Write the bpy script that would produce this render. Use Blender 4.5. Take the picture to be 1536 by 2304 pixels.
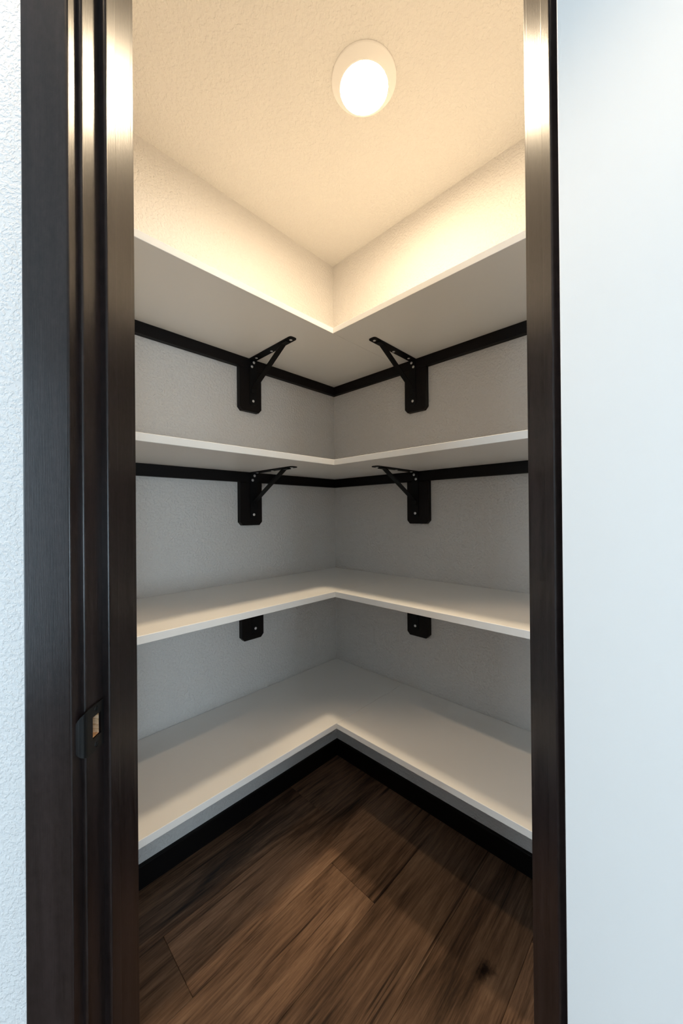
import bpy, bmesh, math, random
from mathutils import Matrix, Vector

random.seed(7)
for o in list(bpy.data.objects):
    bpy.data.objects.remove(o, do_unlink=True)
scene = bpy.context.scene
C = scene.collection

# ------------------------------------------------------------------ camera
EYE = 1.2006                       # lens height above the floor
YAW, PITCH, ROLL, FPX = 0.0178, 0.00311, -0.00891, 820.92
def rot(i, j, a):
    m = Matrix.Identity(3)
    m[i][i] = math.cos(a); m[i][j] = -math.sin(a); m[j][i] = math.sin(a); m[j][j] = math.cos(a)
    return m
W2C = rot(0, 2, -ROLL) @ rot(1, 2, -PITCH) @ rot(0, 1, YAW)   # world -> (right, forward, up)
right, fwd, up = W2C[0], W2C[1], W2C[2]
cam = bpy.data.objects.new('camera', bpy.data.cameras.new('camera'))
C.objects.link(cam)
cam.matrix_world = Matrix(((right[0], up[0], -fwd[0], 0), (right[1], up[1], -fwd[1], 0), (right[2], up[2], -fwd[2], EYE), (0, 0, 0, 1)))
cam.data.sensor_fit = 'HORIZONTAL'; cam.data.sensor_width = 36.0
cam.data.lens = FPX / 1536 * 36.0
cam.data.clip_start = 0.02
scene.camera = cam

# ------------------------------------------------------------------ light
SKY = (0.62, 0.82, 1.0)
w = bpy.data.worlds.new('world'); scene.world = w; w.use_nodes = True
w.node_tree.nodes['Background'].inputs[0].default_value = (*SKY, 1)
w.node_tree.nodes['Background'].inputs[1].default_value = 1.2
BACK_Y = -5.5                      # far wall of the room the viewer stands in
RX = 2.3                           # its side walls
DAY = (0.66, 0.855, 1.0)
# two windows: (side, y0, y1, z0, z1, watts)
WINDOWS = [(1, -5.35, -2.6, 0.08, 1.35, 150), (-1, -1.45, -0.15, 0.10, 2.25, 43)]
for sgn, wy0, wy1, wz0, wz1, watt in WINDOWS:
    day = bpy.data.lights.new('window_daylight', 'AREA'); day.shape = 'RECTANGLE'
    day.size = wy1 - wy0; day.size_y = wz1 - wz0; day.energy = watt; day.color = DAY
    dl = bpy.data.objects.new('window_daylight', day); C.objects.link(dl)
    dl.location = (sgn * (RX - 0.03), (wy0 + wy1) / 2, (wz0 + wz1) / 2)
    dl.rotation_euler = (math.radians(90), 0, math.radians(90 * sgn))     # faces into the room
# recessed downlights in the room ceiling, one either side in front of the doorway
for x, y, e_ in ((0.336, 0.231, 25), (-0.364, 0.231, 37)):
    sp_ = bpy.data.lights.new('room_downlight', 'SPOT'); sp_.energy = e_; sp_.color = (1.0, 0.74, 0.48)
    sp_.shadow_soft_size = 0.035; sp_.spot_size = math.radians(95); sp_.spot_blend = 0.4
    so = bpy.data.objects.new('room_downlight', sp_); C.objects.link(so); so.location = (x, y, 2.43)
LAMP_STRENGTH = 254.0
LAMP_COLOR = (1.0, 0.79, 0.53)

scene.view_settings.view_transform = 'Standard'
scene.view_settings.look = 'None'
scene.view_settings.exposure = 0.0
scene.view_settings.gamma = 1.0
scene.view_settings.use_curve_mapping = False
scene.cycles.use_denoising = True
scene.cycles.max_bounces = 7; scene.cycles.diffuse_bounces = 6; scene.cycles.glossy_bounces = 3
scene.cycles.use_adaptive_sampling = True; scene.cycles.adaptive_threshold = 0.07; scene.cycles.adaptive_min_samples = 20; scene.cycles.use_light_tree = False
scene.cycles.sample_clamp_indirect = 8.0

# ------------------------------------------------------------------ helpers
def link(name, me, mat, parent=None):
    o = bpy.data.objects.new(name, me); C.objects.link(o)
    if mat and not me.materials: me.materials.append(mat)
    if parent: o.parent = parent
    return o
def tomesh(bm, name, smooth=False):
    bmesh.ops.recalc_face_normals(bm, faces=bm.faces)
    me = bpy.data.meshes.new(name); bm.to_mesh(me); bm.free()
    if smooth:
        for p in me.polygons: p.use_smooth = True
    return me
def add_box(bm, x0, x1, y0, y1, z0, z1):
    vs = [bm.verts.new((x, y, z)) for z in (z0, z1) for y in (y0, y1) for x in (x0, x1)]
    for f in ((0, 1, 3, 2), (4, 6, 7, 5), (0, 4, 5, 1), (2, 3, 7, 6), (0, 2, 6, 4), (1, 5, 7, 3)):
        bm.faces.new([vs[i] for i in f])
    return vs
def box_mesh(name, b, bev=0.0, seg=2):
    bm = bmesh.new(); add_box(bm, *b)
    if bev: bmesh.ops.bevel(bm, geom=bm.edges[:], offset=bev, segments=seg, affect='EDGES', profile=0.5)
    return tomesh(bm, name)
def add_prism(bm, pts, h0, h1, axis='z'):
    """pts: closed 2D profile; axis z: (x,y) extruded in z; axis x: (y,z) extruded in x"""
    def v(p, h):
        return (p[0], p[1], h) if axis == 'z' else (h, p[0], p[1])
    a = [bm.verts.new(v(p, h0)) for p in pts]; b = [bm.verts.new(v(p, h1)) for p in pts]
    n = len(pts)
    for i in range(n): bm.faces.new((a[i], a[(i + 1) % n], b[(i + 1) % n], b[i]))
    bm.faces.new(a); bm.faces.new(list(reversed(b)))
def rounded(pts, radii, seg=4):
    """round the corners of a polygon, radii per corner"""
    out = []; n = len(pts)
    for i in range(n):
        p = Vector(pts[i]); r = radii[i]
        if r <= 0: out.append(tuple(p)); continue
        a = (Vector(pts[i - 1]) - p).normalized(); b = (Vector(pts[(i + 1) % n]) - p).normalized()
        for k in range(seg + 1):
            t = k / seg
            q = p + a * r * (1 - t) ** 2 + b * r * t ** 2
            out.append((q.x, q.y))
    return out
def add_lathe(bm, prof, seg=32, close_end=True):
    rings = []
    for r, z in prof:
        if r < 1e-6: rings.append([bm.verts.new((0, 0, z))])
        else: rings.append([bm.verts.new((r * math.cos(2 * math.pi * k / seg), r * math.sin(2 * math.pi * k / seg), z)) for k in range(seg)])
    for a, b in zip(rings, rings[1:]):
        for k in range(seg):
            k2 = (k + 1) % seg
            if len(a) == 1 and len(b) == 1: continue
            if len(a) == 1: bm.faces.new((a[0], b[k], b[k2]))
            elif len(b) == 1: bm.faces.new((a[k], a[k2], b[0]))
            else: bm.faces.new((a[k], a[k2], b[k2], b[k]))
def lathe_mesh(name, prof, seg=32):
    bm = bmesh.new(); add_lathe(bm, prof, seg); return tomesh(bm, name, True)
def empty(name, loc=(0, 0, 0), rz=0):
    o = bpy.data.objects.new(name, None); C.objects.link(o); o.location = loc; o.rotation_euler = (0, 0, rz)
    o.empty_display_size = 0.05
    return o
def tag(o, label, cat, group=None):
    o['label'] = label; o['category'] = cat
    if group: o['group'] = group
    return o
def struct(o, label=None, cat=None):
    o['kind'] = 'structure'
    if label: o['label'] = label
    if cat: o['category'] = cat
    return o

# ------------------------------------------------------------------ materials
def mat(name, col, rough=0.5, spec=0.5, metal=0.0):
    m = bpy.data.materials.new(name); m.use_nodes = True
    b = m.node_tree.nodes['Principled BSDF']
    b.inputs['Base Color'].default_value = (*col, 1); b.inputs['Roughness'].default_value = rough
    b.inputs['Specular IOR Level'].default_value = spec; b.inputs['Metallic'].default_value = metal
    return m, m.node_tree.nodes, m.node_tree.links, b
def noise(nt, ln, vec, scale, detail=4, rough=0.5, dist=0.0):
    n = nt.new('ShaderNodeTexNoise'); n.inputs['Scale'].default_value = scale; n.inputs['Detail'].default_value = detail
    n.inputs['Roughness'].default_value = rough; n.inputs['Distortion'].default_value = dist
    if vec: ln.new(vec, n.inputs['Vector'])
    return n
def mapping(nt, ln, scale, src='Object'):
    t = nt.new('ShaderNodeTexCoord'); m = nt.new('ShaderNodeMapping'); m.inputs['Scale'].default_value = scale
    ln.new(t.outputs[src], m.inputs['Vector']); return m
def ramp(nt, ln, fac, stops):
    r = nt.new('ShaderNodeValToRGB'); e = r.color_ramp.elements
    while len(e) < len(stops): e.new(0.5)
    for el, (p, c) in zip(e, stops): el.position = p; el.color = (*c, 1)
    ln.new(fac, r.inputs['Fac']); return r
def bump(nt, ln, h, b, strength, dist):
    n = nt.new('ShaderNodeBump'); n.inputs['Strength'].default_value = strength; n.inputs['Distance'].default_value = dist
    ln.new(h, n.inputs['Height']); ln.new(n.outputs['Normal'], b.inputs['Normal']); return n

def paint(name, col, scale, dist, strength=1.0):
    m, nt, ln, b = mat(name, col, 0.75, 0.25)
    mp = mapping(nt, ln, (1, 1, 1))
    n1 = noise(nt, ln, mp.outputs[0], scale, 2, 0.5, 0.0)
    r = ramp(nt, ln, n1.outputs['Fac'], [(0.42, (0, 0, 0)), (0.62, (1, 1, 1))])
    bump(nt, ln, r.outputs['Color'], b, strength, dist)
    return m
M_WALL = paint('pantry_wall_paint', (0.69, 0.665, 0.64), 115, 0.0014, 0.9)
M_CEIL = paint('ceiling_paint', (0.71, 0.685, 0.65), 110, 0.0014, 0.8)
M_ROOM = paint('room_wall_paint', (0.77, 0.77, 0.77), 230, 0.0010, 0.6)

M_SHELF, nt, ln, b = mat('white_melamine', (0.89, 0.88, 0.86), 0.40, 0.4)
M_DOOR, nt, ln, b = mat('white_door_paint', (0.86, 0.87, 0.87), 0.45, 0.4)

def espresso(name, vert=True, rough=0.29, spec=0.42, lo=(0.005, 0.0035, 0.0035), hi=(0.027, 0.019, 0.019)):
    m, nt, ln, b = mat(name, lo, rough, spec)
    mp = mapping(nt, ln, (60, 60, 3) if vert else (3, 60, 60))
    n1 = noise(nt, ln, mp.outputs[0], 1.0, 6, 0.65, 0.4)
    mp2 = mapping(nt, ln, (70, 70, 40))
    n2 = noise(nt, ln, mp2.outputs[0], 2.0, 5, 0.7)
    mx = nt.new('ShaderNodeMix'); mx.data_type = 'FLOAT'; mx.inputs[0].default_value = 0.5
    ln.new(n1.outputs['Fac'], mx.inputs[2]); ln.new(n2.outputs['Fac'], mx.inputs[3])
    r = ramp(nt, ln, mx.outputs[0], [(0.35, lo), (0.68, hi)])
    ln.new(r.outputs['Color'], b.inputs['Base Color'])
    mp3 = mapping(nt, ln, (900, 900, 25) if vert else (25, 900, 900))
    n3 = noise(nt, ln, mp3.outputs[0], 1.0, 3, 0.6)
    bump(nt, ln, n3.outputs['Fac'], b, 0.25, 0.0004)
    return m
M_TRIM = espresso('espresso_stained_trim')
M_CLEAT = espresso('espresso_stained_cleat', False, 0.5, 0.2, (0.002, 0.0015, 0.0015), (0.006, 0.004, 0.004))
M_BLOCK = espresso('espresso_stained_block', True, 0.5, 0.2, (0.003, 0.002, 0.002), (0.008, 0.0055, 0.005))
M_BLACK, *_ = mat('black_powder_coat', (0.002, 0.002, 0.0025), 0.5, 0.22)
M_STRIKE, *_ = mat('black_strike_metal', (0.003, 0.004, 0.005), 0.3, 0.4)
M_SCREW, *_ = mat('zinc_screw', (0.75, 0.75, 0.75), 0.3, 0.5, 0.6)
M_PLASTIC, *_ = mat('white_lamp_plastic', (0.92, 0.90, 0.88), 0.5, 0.4)
M_RAW, nt, ln, b = mat('raw_pine', (0.6, 0.38, 0.2), 0.8, 0.2)
mp = mapping(nt, ln, (40, 40, 160)); n1 = noise(nt, ln, mp.outputs[0], 3.0, 4, 0.6, 1.0)
r = ramp(nt, ln, n1.outputs['Fac'], [(0.3, (0.35, 0.17, 0.06)), (0.7, (0.8, 0.6, 0.4))]); ln.new(r.outputs['Color'], b.inputs['Base Color'])

M_LENS = bpy.data.materials.new('lamp_lens'); M_LENS.use_nodes = True
nt = M_LENS.node_tree.nodes; ln = M_LENS.node_tree.links; nt.remove(nt['Principled BSDF'])
em = nt.new('ShaderNodeEmission'); em.inputs[0].default_value = (*LAMP_COLOR, 1); em.inputs[1].default_value = LAMP_STRENGTH
ln.new(em.outputs[0], nt['Material Output'].inputs[0])

M_GLASS = bpy.data.materials.new('window_glass'); M_GLASS.use_nodes = True
b = M_GLASS.node_tree.nodes['Principled BSDF']
b.inputs['Transmission Weight'].default_value = 1; b.inputs['Roughness'].default_value = 0.0; b.inputs['IOR'].default_value = 1.05

def plank_material():
    m, nt, ln, b = mat('dark_vinyl_plank', (0.03, 0.02, 0.012), 0.42, 0.35)
    t = nt.new('ShaderNodeTexCoord'); oi = nt.new('ShaderNodeObjectInfo')
    mul = nt.new('ShaderNodeMath'); mul.operation = 'MULTIPLY'; mul.inputs[1].default_value = 37.0
    ln.new(oi.outputs['Random'], mul.inputs[0])
    add = nt.new('ShaderNodeVectorMath'); add.operation = 'ADD'
    ln.new(t.outputs['Object'], add.inputs[0]); ln.new(mul.outputs[0], add.inputs[1])
    def mp(scale):
        q = nt.new('ShaderNodeMapping'); q.inputs['Scale'].default_value = scale; ln.new(add.outputs[0], q.inputs['Vector']); return q.outputs[0]
    n1 = noise(nt, ln, mp((2.2, 16, 1)), 1.0, 7, 0.62, 1.1)       # broad cathedral figure
    n2 = noise(nt, ln, mp((9, 210, 1)), 1.0, 5, 0.7, 0.3)         # fine pores
    n3 = noise(nt, ln, mp((1.1, 3.5, 1)), 1.0, 3, 0.5)            # blotches
    m1 = nt.new('ShaderNodeMix'); m1.data_type = 'FLOAT'; m1.inputs[0].default_value = 0.45
    ln.new(n1.outputs['Fac'], m1.inputs[2]); ln.new(n2.outputs['Fac'], m1.inputs[3])
    m2 = nt.new('ShaderNodeMix'); m2.data_type = 'FLOAT'; m2.inputs[0].default_value = 0.3
    ln.new(m1.outputs[0], m2.inputs[2]); ln.new(n3.outputs['Fac'], m2.inputs[3])
    r = ramp(nt, ln, m2.outputs[0], [(0.36, (0.018, 0.011, 0.008)), (0.44, (0.095, 0.053, 0.031)), (0.53, (0.25, 0.145, 0.086)), (0.66, (0.46, 0.29, 0.18))])
    # tone of each plank
    tone = nt.new('ShaderNodeMapRange'); tone.inputs['To Min'].default_value = 0.65; tone.inputs['To Max'].default_value = 1.3
    ln.new(oi.outputs['Random'], tone.inputs['Value'])
    # scattered knots
    at = nt.new('ShaderNodeAttribute'); at.attribute_type = 'OBJECT'; at.attribute_name = 'knot'
    sb = nt.new('ShaderNodeVectorMath'); sb.operation = 'SUBTRACT'; ln.new(t.outputs['Object'], sb.inputs[0]); ln.new(at.outputs['Vector'], sb.inputs[1])
    nk = noise(nt, ln, t.outputs['Object'], 45, 3, 0.6)
    sc = nt.new('ShaderNodeVectorMath'); sc.operation = 'MULTIPLY'; sc.inputs[1].default_value = (14, 20, 0); ln.new(sb.outputs[0], sc.inputs[0])
    lk = nt.new('ShaderNodeVectorMath'); lk.operation = 'LENGTH'; ln.new(sc.outputs[0], lk.inputs[0])
    ak = nt.new('ShaderNodeMath'); ak.operation = 'ADD'; ln.new(lk.outputs['Value'], ak.inputs[0]); ln.new(nk.outputs['Fac'], ak.inputs[1])
    kr = ramp(nt, ln, ak.outputs[0], [(0.55, (0.08, 0.07, 0.07)), (0.98, (1, 1, 1))])
    v1 = nt.new('ShaderNodeMix'); v1.data_type = 'RGBA'; v1.blend_type = 'MULTIPLY'; v1.inputs[0].default_value = 1
    ln.new(r.outputs['Color'], v1.inputs[6]); ln.new(kr.outputs['Color'], v1.inputs[7])
    n4 = noise(nt, ln, mp((1.3, 48, 1)), 1.0, 3, 0.55, 0.5)        # dark cracks along the grain
    cr = ramp(nt, ln, n4.outputs['Fac'], [(0.60, (1, 1, 1)), (0.69, (0.22, 0.2, 0.2))])
    v3 = nt.new('ShaderNodeMix'); v3.data_type = 'RGBA'; v3.blend_type = 'MULTIPLY'; v3.inputs[0].default_value = 1
    ln.new(v1.outputs[2], v3.inputs[6]); ln.new(cr.outputs['Color'], v3.inputs[7])
    v2 = nt.new('ShaderNodeVectorMath'); v2.operation = 'SCALE'
    ln.new(v3.outputs[2], v2.inputs[0]); ln.new(tone.outputs[0], v2.inputs['Scale'])
    ln.new(v2.outputs[0], b.inputs['Base Color'])
    bump(nt, ln, m1.outputs[0], b, 0.3, 0.0006)
    return m
M_PLANK = plank_material()
M_SUB, *_ = mat('dark_floor_base', (0.012, 0.008, 0.006), 0.6, 0.3)  # dark wood tone of the base slab under the planks

# ------------------------------------------------------------------ the place
A = math.sqrt(0.5)
CX, CY = 0.0, 1.8326               # back corner of the pantry
H = 2.44
YF, YB = 0.4537, 0.5646            # room face and pantry face of the doorway wall
XL, XR = -0.308, 0.3055            # jamb faces of the opening
LEN = 1.22                         # length of each pantry wall
HEAD = 2.04
TH = 0.10
# frames: left wall x' = along wall from corner, y' = out of wall ; right wall x' = minus distance from corner
RZ = {'L': math.atan2(-A, -A), 'R': math.atan2(A, -A)}
SG = {'L': 1, 'R': -1}
def wall_frame(side): return (CX, CY, 0), RZ[side]
def place(o, side, z=0):
    o.location = (CX, CY, z); o.rotation_euler = (0, 0, RZ[side]); return o
def span(side, t0, t1):
    a, b = SG[side] * t0, SG[side] * t1
    return min(a, b), max(a, b)

for side, nm in (('L', 'wall_left'), ('R', 'wall_right')):
    x0, x1 = span(side, -TH, LEN + TH)
    struct(place(link(nm, box_mesh(nm, (x0, x1, -TH, 0, 0, H)), M_WALL), side))
    # return walls closing the pantry towards the doorway wall
    x0, x1 = span(side, LEN, LEN + TH)
    ret = (CY - LEN * A - YB) / A
    struct(place(link(nm + '_return', box_mesh(nm + '_return', (x0, x1, 0, ret - 0.002, 0, H)), M_WALL), side))

bm = bmesh.new()
add_box(bm, -RX, XL - 0.02, YF, YB, 0, H); add_box(bm, XR + 0.02, RX, YF, YB, 0, H); add_box(bm, XL - 0.02, XR + 0.02, YF, YB, HEAD + 0.02, H)
struct(link('wall_front', tomesh(bm, 'wall_front'), M_ROOM))
struct(link('wall_back', box_mesh('wall_back', (-RX, RX, BACK_Y - TH, BACK_Y, 0, H)), M_ROOM))
for i, (sgn, wy0, wy1, wz0, wz1, watt) in enumerate(WINDOWS):
    x0, x1 = sorted((sgn * RX, sgn * (RX + TH)))
    bm = bmesh.new()
    add_box(bm, x0, x1, BACK_Y - TH, wy0, 0, H); add_box(bm, x0, x1, wy1, YB, 0, H)
    add_box(bm, x0, x1, wy0, wy1, 0, wz0); add_box(bm, x0, x1, wy0, wy1, wz1, H)
    nm = 'wall_room_right' if sgn > 0 else 'wall_room_left'
    struct(link(nm, tomesh(bm, nm), M_ROOM))
    wn = struct(empty(f'window_{i + 1}', (sgn * (RX + 0.05), (wy0 + wy1) / 2, wz0)))
    hw, wh, t = (wy1 - wy0) / 2, wz1 - wz0, 0.05
    bm = bmesh.new()
    add_box(bm, -0.03, 0.03, -hw, -hw + t, 0, wh); add_box(bm, -0.03, 0.03, hw - t, hw, 0, wh)
    add_box(bm, -0.03, 0.03, -hw + t, hw - t, 0, t); add_box(bm, -0.03, 0.03, -hw + t, hw - t, wh - t, wh); add_box(bm, -0.025, 0.025, -t / 2, t / 2, t, wh - t)
    link('window_frame', tomesh(bm, 'window_frame'), M_DOOR, wn)
    pm = box_mesh('pane', (-0.003, 0.003, -hw + t, -t / 2, t, wh - t))
    p1 = link('pane', pm, M_GLASS, wn); p2 = link('pane', pm, M_GLASS, wn); p2.location.y = hw - t / 2
struct(link('ceiling', box_mesh('ceiling', (-RX - TH, RX + TH, BACK_Y - TH, 2.05, H, H + 0.1)), M_CEIL))

# floor: every plank its own piece, running along the left wall
FL = struct(link('floor', box_mesh('floor', (-RX - TH, RX + TH, BACK_Y - TH, 2.05, -0.08, -0.0065)), M_SUB))
PW, PL, GAP = 0.190, 1.22, 0.0007
def plank_mesh(l, w_):
    return box_mesh('plank', (0, l, 0, w_, -0.0064, 0.0), 0.0008, 1)
full = plank_mesh(PL - GAP, PW - GAP)
joints = {1: 0.905, 2: 0.423, 3: 1.10, 4: 0.66, 5: 0.20, 0: 0.30}
ux, uy, nx, ny = -A, -A, A, -A
def add_plank(t0, t1, n0, n1):
    if t1 - t0 < 0.02 or n1 - n0 < 0.01: return
    isfull = abs(t1 - t0 - PL) < 1e-4 and abs(n1 - n0 - PW) < 1e-4
    me = full if isfull else plank_mesh(t1 - t0 - GAP, n1 - n0 - GAP)
    o = link('plank', me, M_PLANK, FL)
    o.location = (CX + ux * t0 + nx * n0, CY + uy * t0 + ny * n0, 0)
    o.rotation_euler = (0, 0, RZ['L'])
    o['knot'] = [KNOT[0] - t0, KNOT[1] - n0, 0.0]
KNOT = (0.351, 0.892)
TMAX, NMAX = 3.7, 3.7
k = 0; n0 = 0.2 - PW
while n0 < NMAX:
    lo = max(n0, 0.0); hi = min(n0 + PW, NMAX)
    j = joints.get(k, random.uniform(0, PL)) % PL
    t = j - PL
    while t < TMAX:
        a, b_ = max(t, 0.0), min(t + PL, TMAX)
        # keep to the pantry and the room this side of the window wall
        my = CY + uy * (a + b_) / 2 + ny * (lo + hi) / 2; mx_ = CX + ux * (a + b_) / 2 + nx * (lo + hi) / 2
        if my > BACK_Y + 0.35 and abs(mx_) < RX - 0.45: add_plank(a, b_, lo, hi)
        t += PL
    n0 += PW; k += 1

# baseboards
BH, BT = 0.074, 0.012
prof = rounded([(0, 0), (BT, 0), (BT, BH), (0, BH)], [0, 0, 0.004, 0])
for side, nm in (('L', 'baseboard_left'), ('R', 'baseboard_right')):
    x0, x1 = span(side, 0.0 if side == 'L' else BT, LEN)
    bm = bmesh.new(); add_prism(bm, prof, x0, x1, 'x')
    struct(place(link(nm, tomesh(bm, nm), M_CLEAT), side))

# ------------------------------------------------------------------ door frame
TR = struct(empty('trim_1', ((XL + XR) / 2, YF, 0)), 'dark espresso wood frame around the pantry doorway')
def tr(name, me, m=M_TRIM):
    o = link(name, me, m, TR); o.matrix_parent_inverse = Matrix.Translation(-TR.location); return o
# strike plate region on the left jamb
HY0, HY1, HZ0, HZ1 = 0.4633, 0.4796, EYE - 0.2815, EYE - 0.2535
JT = 0.019
def jamb_profile(x, s):
    return rounded([(x, YF), (x, YB), (x - s * JT, YB), (x - s * JT, YF)], [0.003, 0.002, 0, 0])
bm = bmesh.new()
jp = jamb_profile(XL, 1)
add_prism(bm, jp, 0, HZ0); add_prism(bm, jp, HZ1, HEAD + JT)
# level of the latch hole: wood left in front of, behind and beside the pocket
notch = rounded([(XL, YF), (XL, HY0), (XL - 0.016, HY0), (XL - 0.016, HY1), (XL, HY1), (XL, YB), (XL - JT, YB), (XL - JT, YF)], [0.003, 0, 0, 0, 0, 0.002, 0, 0])
add_prism(bm, notch, HZ0, HZ1)
tr('jamb', tomesh(bm, 'jamb'))
bm = bmesh.new(); add_prism(bm, jamb_profile(XR, -1), 0, HEAD + JT); tr('jamb', tomesh(bm, 'jamb'))
tr('head_jamb', box_mesh('head_jamb', (XL, XR, YF, YB, HEAD, HEAD + JT), 0.002))
# stops
ST, S0, S1 = 0.009, 0.4878, 0.5097
def stop_profile(x, s):
    return rounded([(x, S0), (x + s * ST, S0), (x + s * ST, S1), (x, S1)], [0, 0.003, 0.0015, 0])
for x, s in ((XL, 1), (XR, -1)):
    bm = bmesh.new(); add_prism(bm, stop_profile(x, s), 0, HEAD); tr('door_stop', tomesh(bm, 'door_stop'))
tr('door_stop', box_mesh('door_stop', (XL + ST, XR - ST, S0, S1, HEAD - ST, HEAD), 0.002))
# casings
CW, CT, RV = 0.0553, 0.0169, 0.005
def casing_profile(x, s, yf, d):
    return rounded([(x, yf), (x, yf + d * CT), (x + s * CW, yf + d * CT), (x + s * CW, yf)], [0, 0.0025, 0.0025, 0])
for yf, d in ((YF, -1), (YB, 1)):
    for x, s in ((XL - RV, -1), (XR + RV, 1)):
        bm = bmesh.new(); add_prism(bm, casing_profile(x, s, yf, d), 0, HEAD + RV); tr('casing', tomesh(bm, 'casing'))
    y0, y1 = sorted((yf, yf + d * CT))
    tr('head_casing', box_mesh('head_casing', (XL - RV - CW, XR + RV + CW, y0, y1, HEAD + RV, HEAD + RV + CW), 0.0025))
# strike plate: flat leaf with latch hole and a rounded lip that curls round the jamb edge
def strike():
    bm = bmesh.new()
    zc = EYE - 0.2685; x0 = XL + 0.0013; hz = 0.0290
    ys = [0.4545, HY0, HY1, 0.4850]; zs = [zc - hz, HZ0, HZ1, zc + hz]
    g = {}
    for i, y in enumerate(ys):
        for j, z in enumerate(zs):
            g[i, j] = bm.verts.new((x0, y, z))
    for i in range(3):
        for j in range(3):
            if (i, j) != (1, 1): bm.faces.new((g[i, j], g[i + 1, j], g[i + 1, j + 1], g[i, j + 1]))
    prev = [g[0, j] for j in range(4)]
    N = 14
    for k in range(1, N + 1):
        f = k / N
        s_ = 0.0165 * f                                # arc length along the lip
        ang = min(1.0, s_ / 0.011) * math.radians(62)
        R = 0.011 / math.radians(62)
        y = 0.4545 - R * math.sin(ang) - max(0, s_ - 0.011) * math.cos(ang)
        x = x0 - R * (1 - math.cos(ang)) - max(0, s_ - 0.011) * math.sin(ang)
        half = hz * 0.96 * math.sqrt(max(0.004, 1 - f * f))
        row = [bm.verts.new((x, y, zc + half * q)) for q in (-1, -0.45, 0.45, 1)]
        for j in range(3): bm.faces.new((prev[j], prev[j + 1], row[j + 1], row[j]))
        prev = row
    bmesh.ops.recalc_face_normals(bm, faces=bm.faces)
    bmesh.ops.solidify(bm, geom=bm.faces[:], thickness=0.0012)
    return tomesh(bm, 'strike_plate')
sp = tr('strike_plate', strike(), M_STRIKE); sp['label'] = 'black metal strike plate with square latch hole'
scr = lathe_mesh('screw', [(0, 0.0004), (0.0012, 0.0004), (0.0016, 0.0013), (0.0032, 0.0012), (0.0036, 0.0)], 14)
for z in (EYE - 0.2452, EYE - 0.2905):
    s_ = link('screw', scr, M_STRIKE, sp); s_.location = (XL + 0.0018, 0.4700, z); s_.rotation_euler = (0, math.radians(90), 0)
pk = bmesh.new()
e = 0.0003
x0, x1 = XL - 0.0157, XL - 0.0005
v = [pk.verts.new(p) for p in ((x0, HY0 + e, HZ0 + e), (x0, HY1 - e, HZ0 + e), (x0, HY1 - e, HZ1 - e), (x0, HY0 + e, HZ1 - e),
                              (x1, HY0 + e, HZ0 + e), (x1, HY1 - e, HZ0 + e), (x1, HY1 - e, HZ1 - e), (x1, HY0 + e, HZ1 - e))]
for f in ((0, 1, 2, 3), (0, 4, 5, 1), (1, 5, 6, 2), (2, 6, 7, 3), (3, 7, 4, 0)): pk.faces.new([v[i] for i in f])
q = tr('latch_pocket', tomesh(pk, 'latch_pocket'), M_RAW); q['label'] = 'raw light wood inside the latch hole'

# ------------------------------------------------------------------ door leaf, swung open past the casing
PHI = math.radians(22.5)
PIN = (XR + 0.0005, YF - 0.006, 0)
DR = struct(empty('door_1', PIN, math.atan2(-math.cos(PHI), math.sin(PHI))), 'smooth white door swung open on the right')
leaf = link('door_leaf', box_mesh('door_leaf', (0.003, 0.608, -0.041, -0.006, 0.012, 2.034), 0.0015, 2), M_DOOR, DR)
knob_prof = [(0, 0.062), (0.018, 0.061), (0.026, 0.054), (0.0275, 0.044), (0.022, 0.033), (0.012, 0.026), (0.011, 0.010), (0.029, 0.008), (0.031, 0.0)]
km = lathe_mesh('knob', knob_prof, 28)
for sgn, y in ((1, -0.006), (-1, -0.041)):
    o = link('knob', km, M_STRIKE, leaf); o.location = (0.608 - 0.06, y, EYE - 0.2685); o.rotation_euler = (math.radians(-90 * sgn), 0, 0)
hb = lathe_mesh('hinge_barrel', [(0, -0.046), (0.0055, -0.045), (0.0055, 0.045), (0, 0.046)], 16)
hl = box_mesh('hinge_leaf', (0.0012, 0.0029, -0.034, -0.004, -0.044, 0.044), 0.0004, 1)
for z in (0.22, 1.02, 1.82):
    h = link('hinge', hb, M_STRIKE, DR); h.location = (0, 0, z)
    link('hinge_leaf', hl, M_STRIKE, h)

# ------------------------------------------------------------------ shelves
Z = [dict(b=0.62309, t=0.64230), dict(b=0.16657, t=0.18600), dict(b=-0.29064, t=-0.27140), dict(b=-0.74478, t=-0.72600)]
SD = {'L': 0.4015, 'R': 0.4040}
CLT, CLH = 0.0215, 0.0402
LEVEL = ['topmost', 'second from top', 'third from top', 'lowest']
for lv, zz in enumerate(Z):
    zb, zt = EYE + zz['b'], EYE + zz['t']
    for side in 'LR':
        nm = 'left' if side == 'L' else 'right'
        x0, x1 = span(side, 0.0015 if side == 'L' else SD['L'] + 0.0008, LEN - 0.002)
        o = place(link('shelf_board', box_mesh('shelf_board', (x0, x1, 0.0012, SD[side], 0, zt - zb), 0.0008, 1), M_SHELF), side, zb)
        tag(o, f'white melamine shelf board on the {nm} wall, {LEVEL[lv]} level', 'shelf', 'white corner shelf boards')
        # cleat under the board
        x0, x1 = span(side, 0.0 if side == 'L' else CLT, LEN - 0.002)
        c = place(link('shelf_cleat', box_mesh('shelf_cleat', (x0, x1, 0.0, CLT, -CLH, -0.0002), 0.0012, 1), M_CLEAT), side, zb)
        tag(c, f'dark wood cleat strip on the {nm} wall under the {LEVEL[lv]} white shelf board', 'cleat', 'dark shelf cleats')

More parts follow.
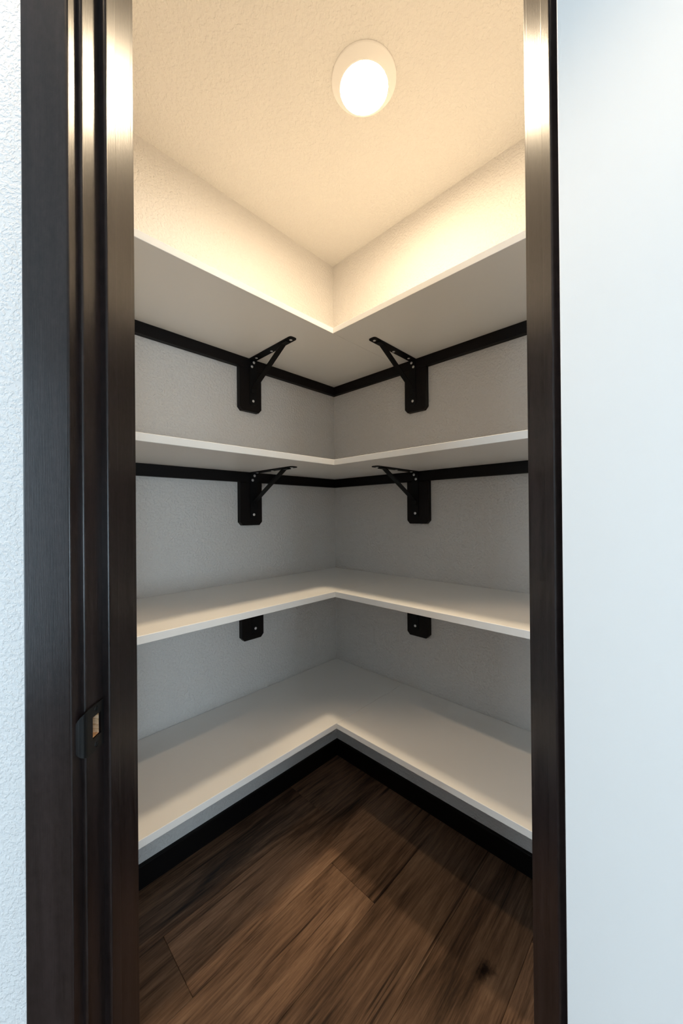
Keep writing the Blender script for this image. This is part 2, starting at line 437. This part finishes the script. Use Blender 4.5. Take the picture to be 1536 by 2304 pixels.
# ------------------------------------------------------------------ shelf brackets
def bracket_meshes(sg):
    """local frame: x = sg * (distance towards the doorway), y = out of the wall, z = 0 at the shelf underside"""
    d = {}
    # wooden backing block with clipped lower corners
    w_, ch, z0, z1 = 0.0500, 0.0135, -0.2120, -CLH
    pts = [(-w_, z1), (-w_, z0 + ch), (-w_ + ch * 0.9, z0), (w_ - ch * 0.9, z0), (w_, z0 + ch), (w_, z1)]
    bm = bmesh.new()
    a = [bm.verts.new((x, 0, z)) for x, z in pts]; b_ = [bm.verts.new((x, CLT, z)) for x, z in pts]
    n = len(pts)
    for i in range(n): bm.faces.new((a[i], a[(i + 1) % n], b_[(i + 1) % n], b_[i]))
    bm.faces.new(a); bm.faces.new(b_)
    bmesh.ops.recalc_face_normals(bm, faces=bm.faces)
    bmesh.ops.bevel(bm, geom=[e for e in bm.edges if all(abs(v.co.y - CLT) < 1e-6 for v in e.verts)], offset=0.002, segments=1, affect='EDGES')
    d['block'] = tomesh(bm, 'backing_block')
    # metal: centre line is 9 mm nearer the corner than the block
    cx = -sg * 0.0092; hw = 0.0155; th = 0.0032
    y0 = CLT + 0.0001
    bm = bmesh.new()
    pts = rounded([(cx - hw, 0), (cx - hw, -0.186), (cx + hw, -0.186), (cx + hw, 0)], [0, 0.010, 0.010, 0], 4)
    a = [bm.verts.new((x, y0, z)) for x, z in pts]; b_ = [bm.verts.new((x, y0 + th, z)) for x, z in pts]
    n = len(pts)
    for i in range(n): bm.faces.new((a[i], a[(i + 1) % n], b_[(i + 1) % n], b_[i]))
    bm.faces.new(a); bm.faces.new(b_)
    d['upright'] = tomesh(bm, 'upright')
    bm = bmesh.new()
    pts = rounded([(cx - hw, y0 + th), (cx - hw, 0.2860), (cx + hw, 0.2860), (cx + hw, y0 + th)], [0, 0.011, 0.011, 0], 4)
    add_prism(bm, pts, -th, -0.0001)
    d['arm'] = tomesh(bm, 'arm')
    # diagonal brace: a narrow strip with bent feet
    bw = 0.0105
    path = [(0.2520, -th), (0.2240, -th - 0.0010), (y0 + th + 0.0035, -0.1180), (y0 + th, -0.1380)]
    bm = bmesh.new(); t2 = 0.0030; rows = []
    for i, (y, z) in enumerate(path):
        if i == 0: dy, dz = 0, -1
        elif i == 3: dy, dz = 1, 0
        else:
            ty, tz = path[2][0] - path[1][0], path[2][1] - path[1][1]; L = math.hypot(ty, tz); dy, dz = -tz / L, ty / L
            if dz > 0: dy, dz = -dy, -dz
            dy, dz = abs(dy), -abs(dz)
        rows.append([bm.verts.new((cx - bw, y, z)), bm.verts.new((cx + bw, y, z)), bm.verts.new((cx + bw, y + dy * t2, z + dz * t2)), bm.verts.new((cx - bw, y + dy * t2, z + dz * t2))])
    for r0, r1 in zip(rows, rows[1:]):
        for j in range(4): bm.faces.new((r0[j], r0[(j + 1) % 4], r1[(j + 1) % 4], r1[j]))
    bm.faces.new(rows[0]); bm.faces.new(rows[-1])
    d['brace'] = tomesh(bm, 'brace')
    d['cx'] = cx; d['yf'] = y0 + th; d['th'] = th
    return d
screw = lathe_mesh('screw', [(0, 0.0020), (0.0030, 0.0020), (0.0048, 0.0013), (0.0056, 0.0), (0.0056, -0.0004)], 12)
TB = {'L': [0.4926, 0.4937, 0.4906], 'R': [0.4856, 0.4924, 0.4878]}
for side in 'LR':
    d = bracket_meshes(SG[side]); nm = 'left' if side == 'L' else 'right'
    for lv in range(3):
        zb = EYE + Z[lv]['b']
        loc = Matrix.Rotation(RZ[side], 4, 'Z') @ Vector((SG[side] * TB[side][lv], 0, 0))
        e = empty('shelf_bracket', (CX + loc.x, CY + loc.y, zb), RZ[side])
        tag(e, f'black metal shelf bracket on a wood block, {nm} wall, under the {LEVEL[lv]} shelf', 'bracket', 'black shelf brackets')
        link('backing_block', d['block'], M_BLOCK, e)
        link('upright', d['upright'], M_BLACK, e); link('arm', d['arm'], M_BLACK, e); link('brace', d['brace'], M_BLACK, e)
        cx, yf, th = d['cx'], d['yf'], d['th']; sg = SG[side]
        for dx, z in ((-0.004 * sg, -0.0130), (0.005 * sg, -0.0315), (0.0, -0.1695)):
            s_ = link('screw', screw, M_SCREW, e); s_.location = (cx + dx, yf, z); s_.rotation_euler = (math.radians(-90), 0, 0)
        for dx, y in ((0.0, 0.0497), (-0.006 * sg, 0.1430), (-0.002 * sg, 0.2660)):
            s_ = link('screw', screw, M_SCREW, e); s_.location = (cx + dx, y, -th); s_.rotation_euler = (math.radians(180), 0, 0)

# ------------------------------------------------------------------ ceiling light
LP = tag(empty('ceiling_light', (0.094, 1.042, H)), 'round flush white disk light glowing on the pantry ceiling', 'ceiling light')
link('trim_ring', lathe_mesh('trim_ring', [(0.0925, 0.0), (0.0925, -0.0030), (0.0905, -0.0055), (0.0720, -0.0225), (0.0690, -0.0245), (0.0676, -0.0235), (0.0676, -0.006), (0, -0.006)], 64), M_PLASTIC, LP)
lens = link('lens', lathe_mesh('lens', [(0.0675, -0.0225), (0.0672, -0.0240), (0.060, -0.0256), (0.040, -0.0272), (0.020, -0.0278), (0, -0.0280)], 32), M_LENS, LP)
lens['label'] = 'glowing diffuser lens'
# trim rings of the two recessed downlights in the room ceiling
rm = lathe_mesh('downlight_ring', [(0.075, 0.0), (0.075, -0.003), (0.070, -0.006), (0.052, -0.006), (0.048, -0.001), (0.048, 0.0)], 32)
for i, (x, y) in enumerate(((0.336, 0.231), (-0.364, 0.231))):
    o = struct(link(f'trim_{i + 2}', rm, M_PLASTIC), 'white trim ring of a recessed room downlight'); o.location = (x, y, H)
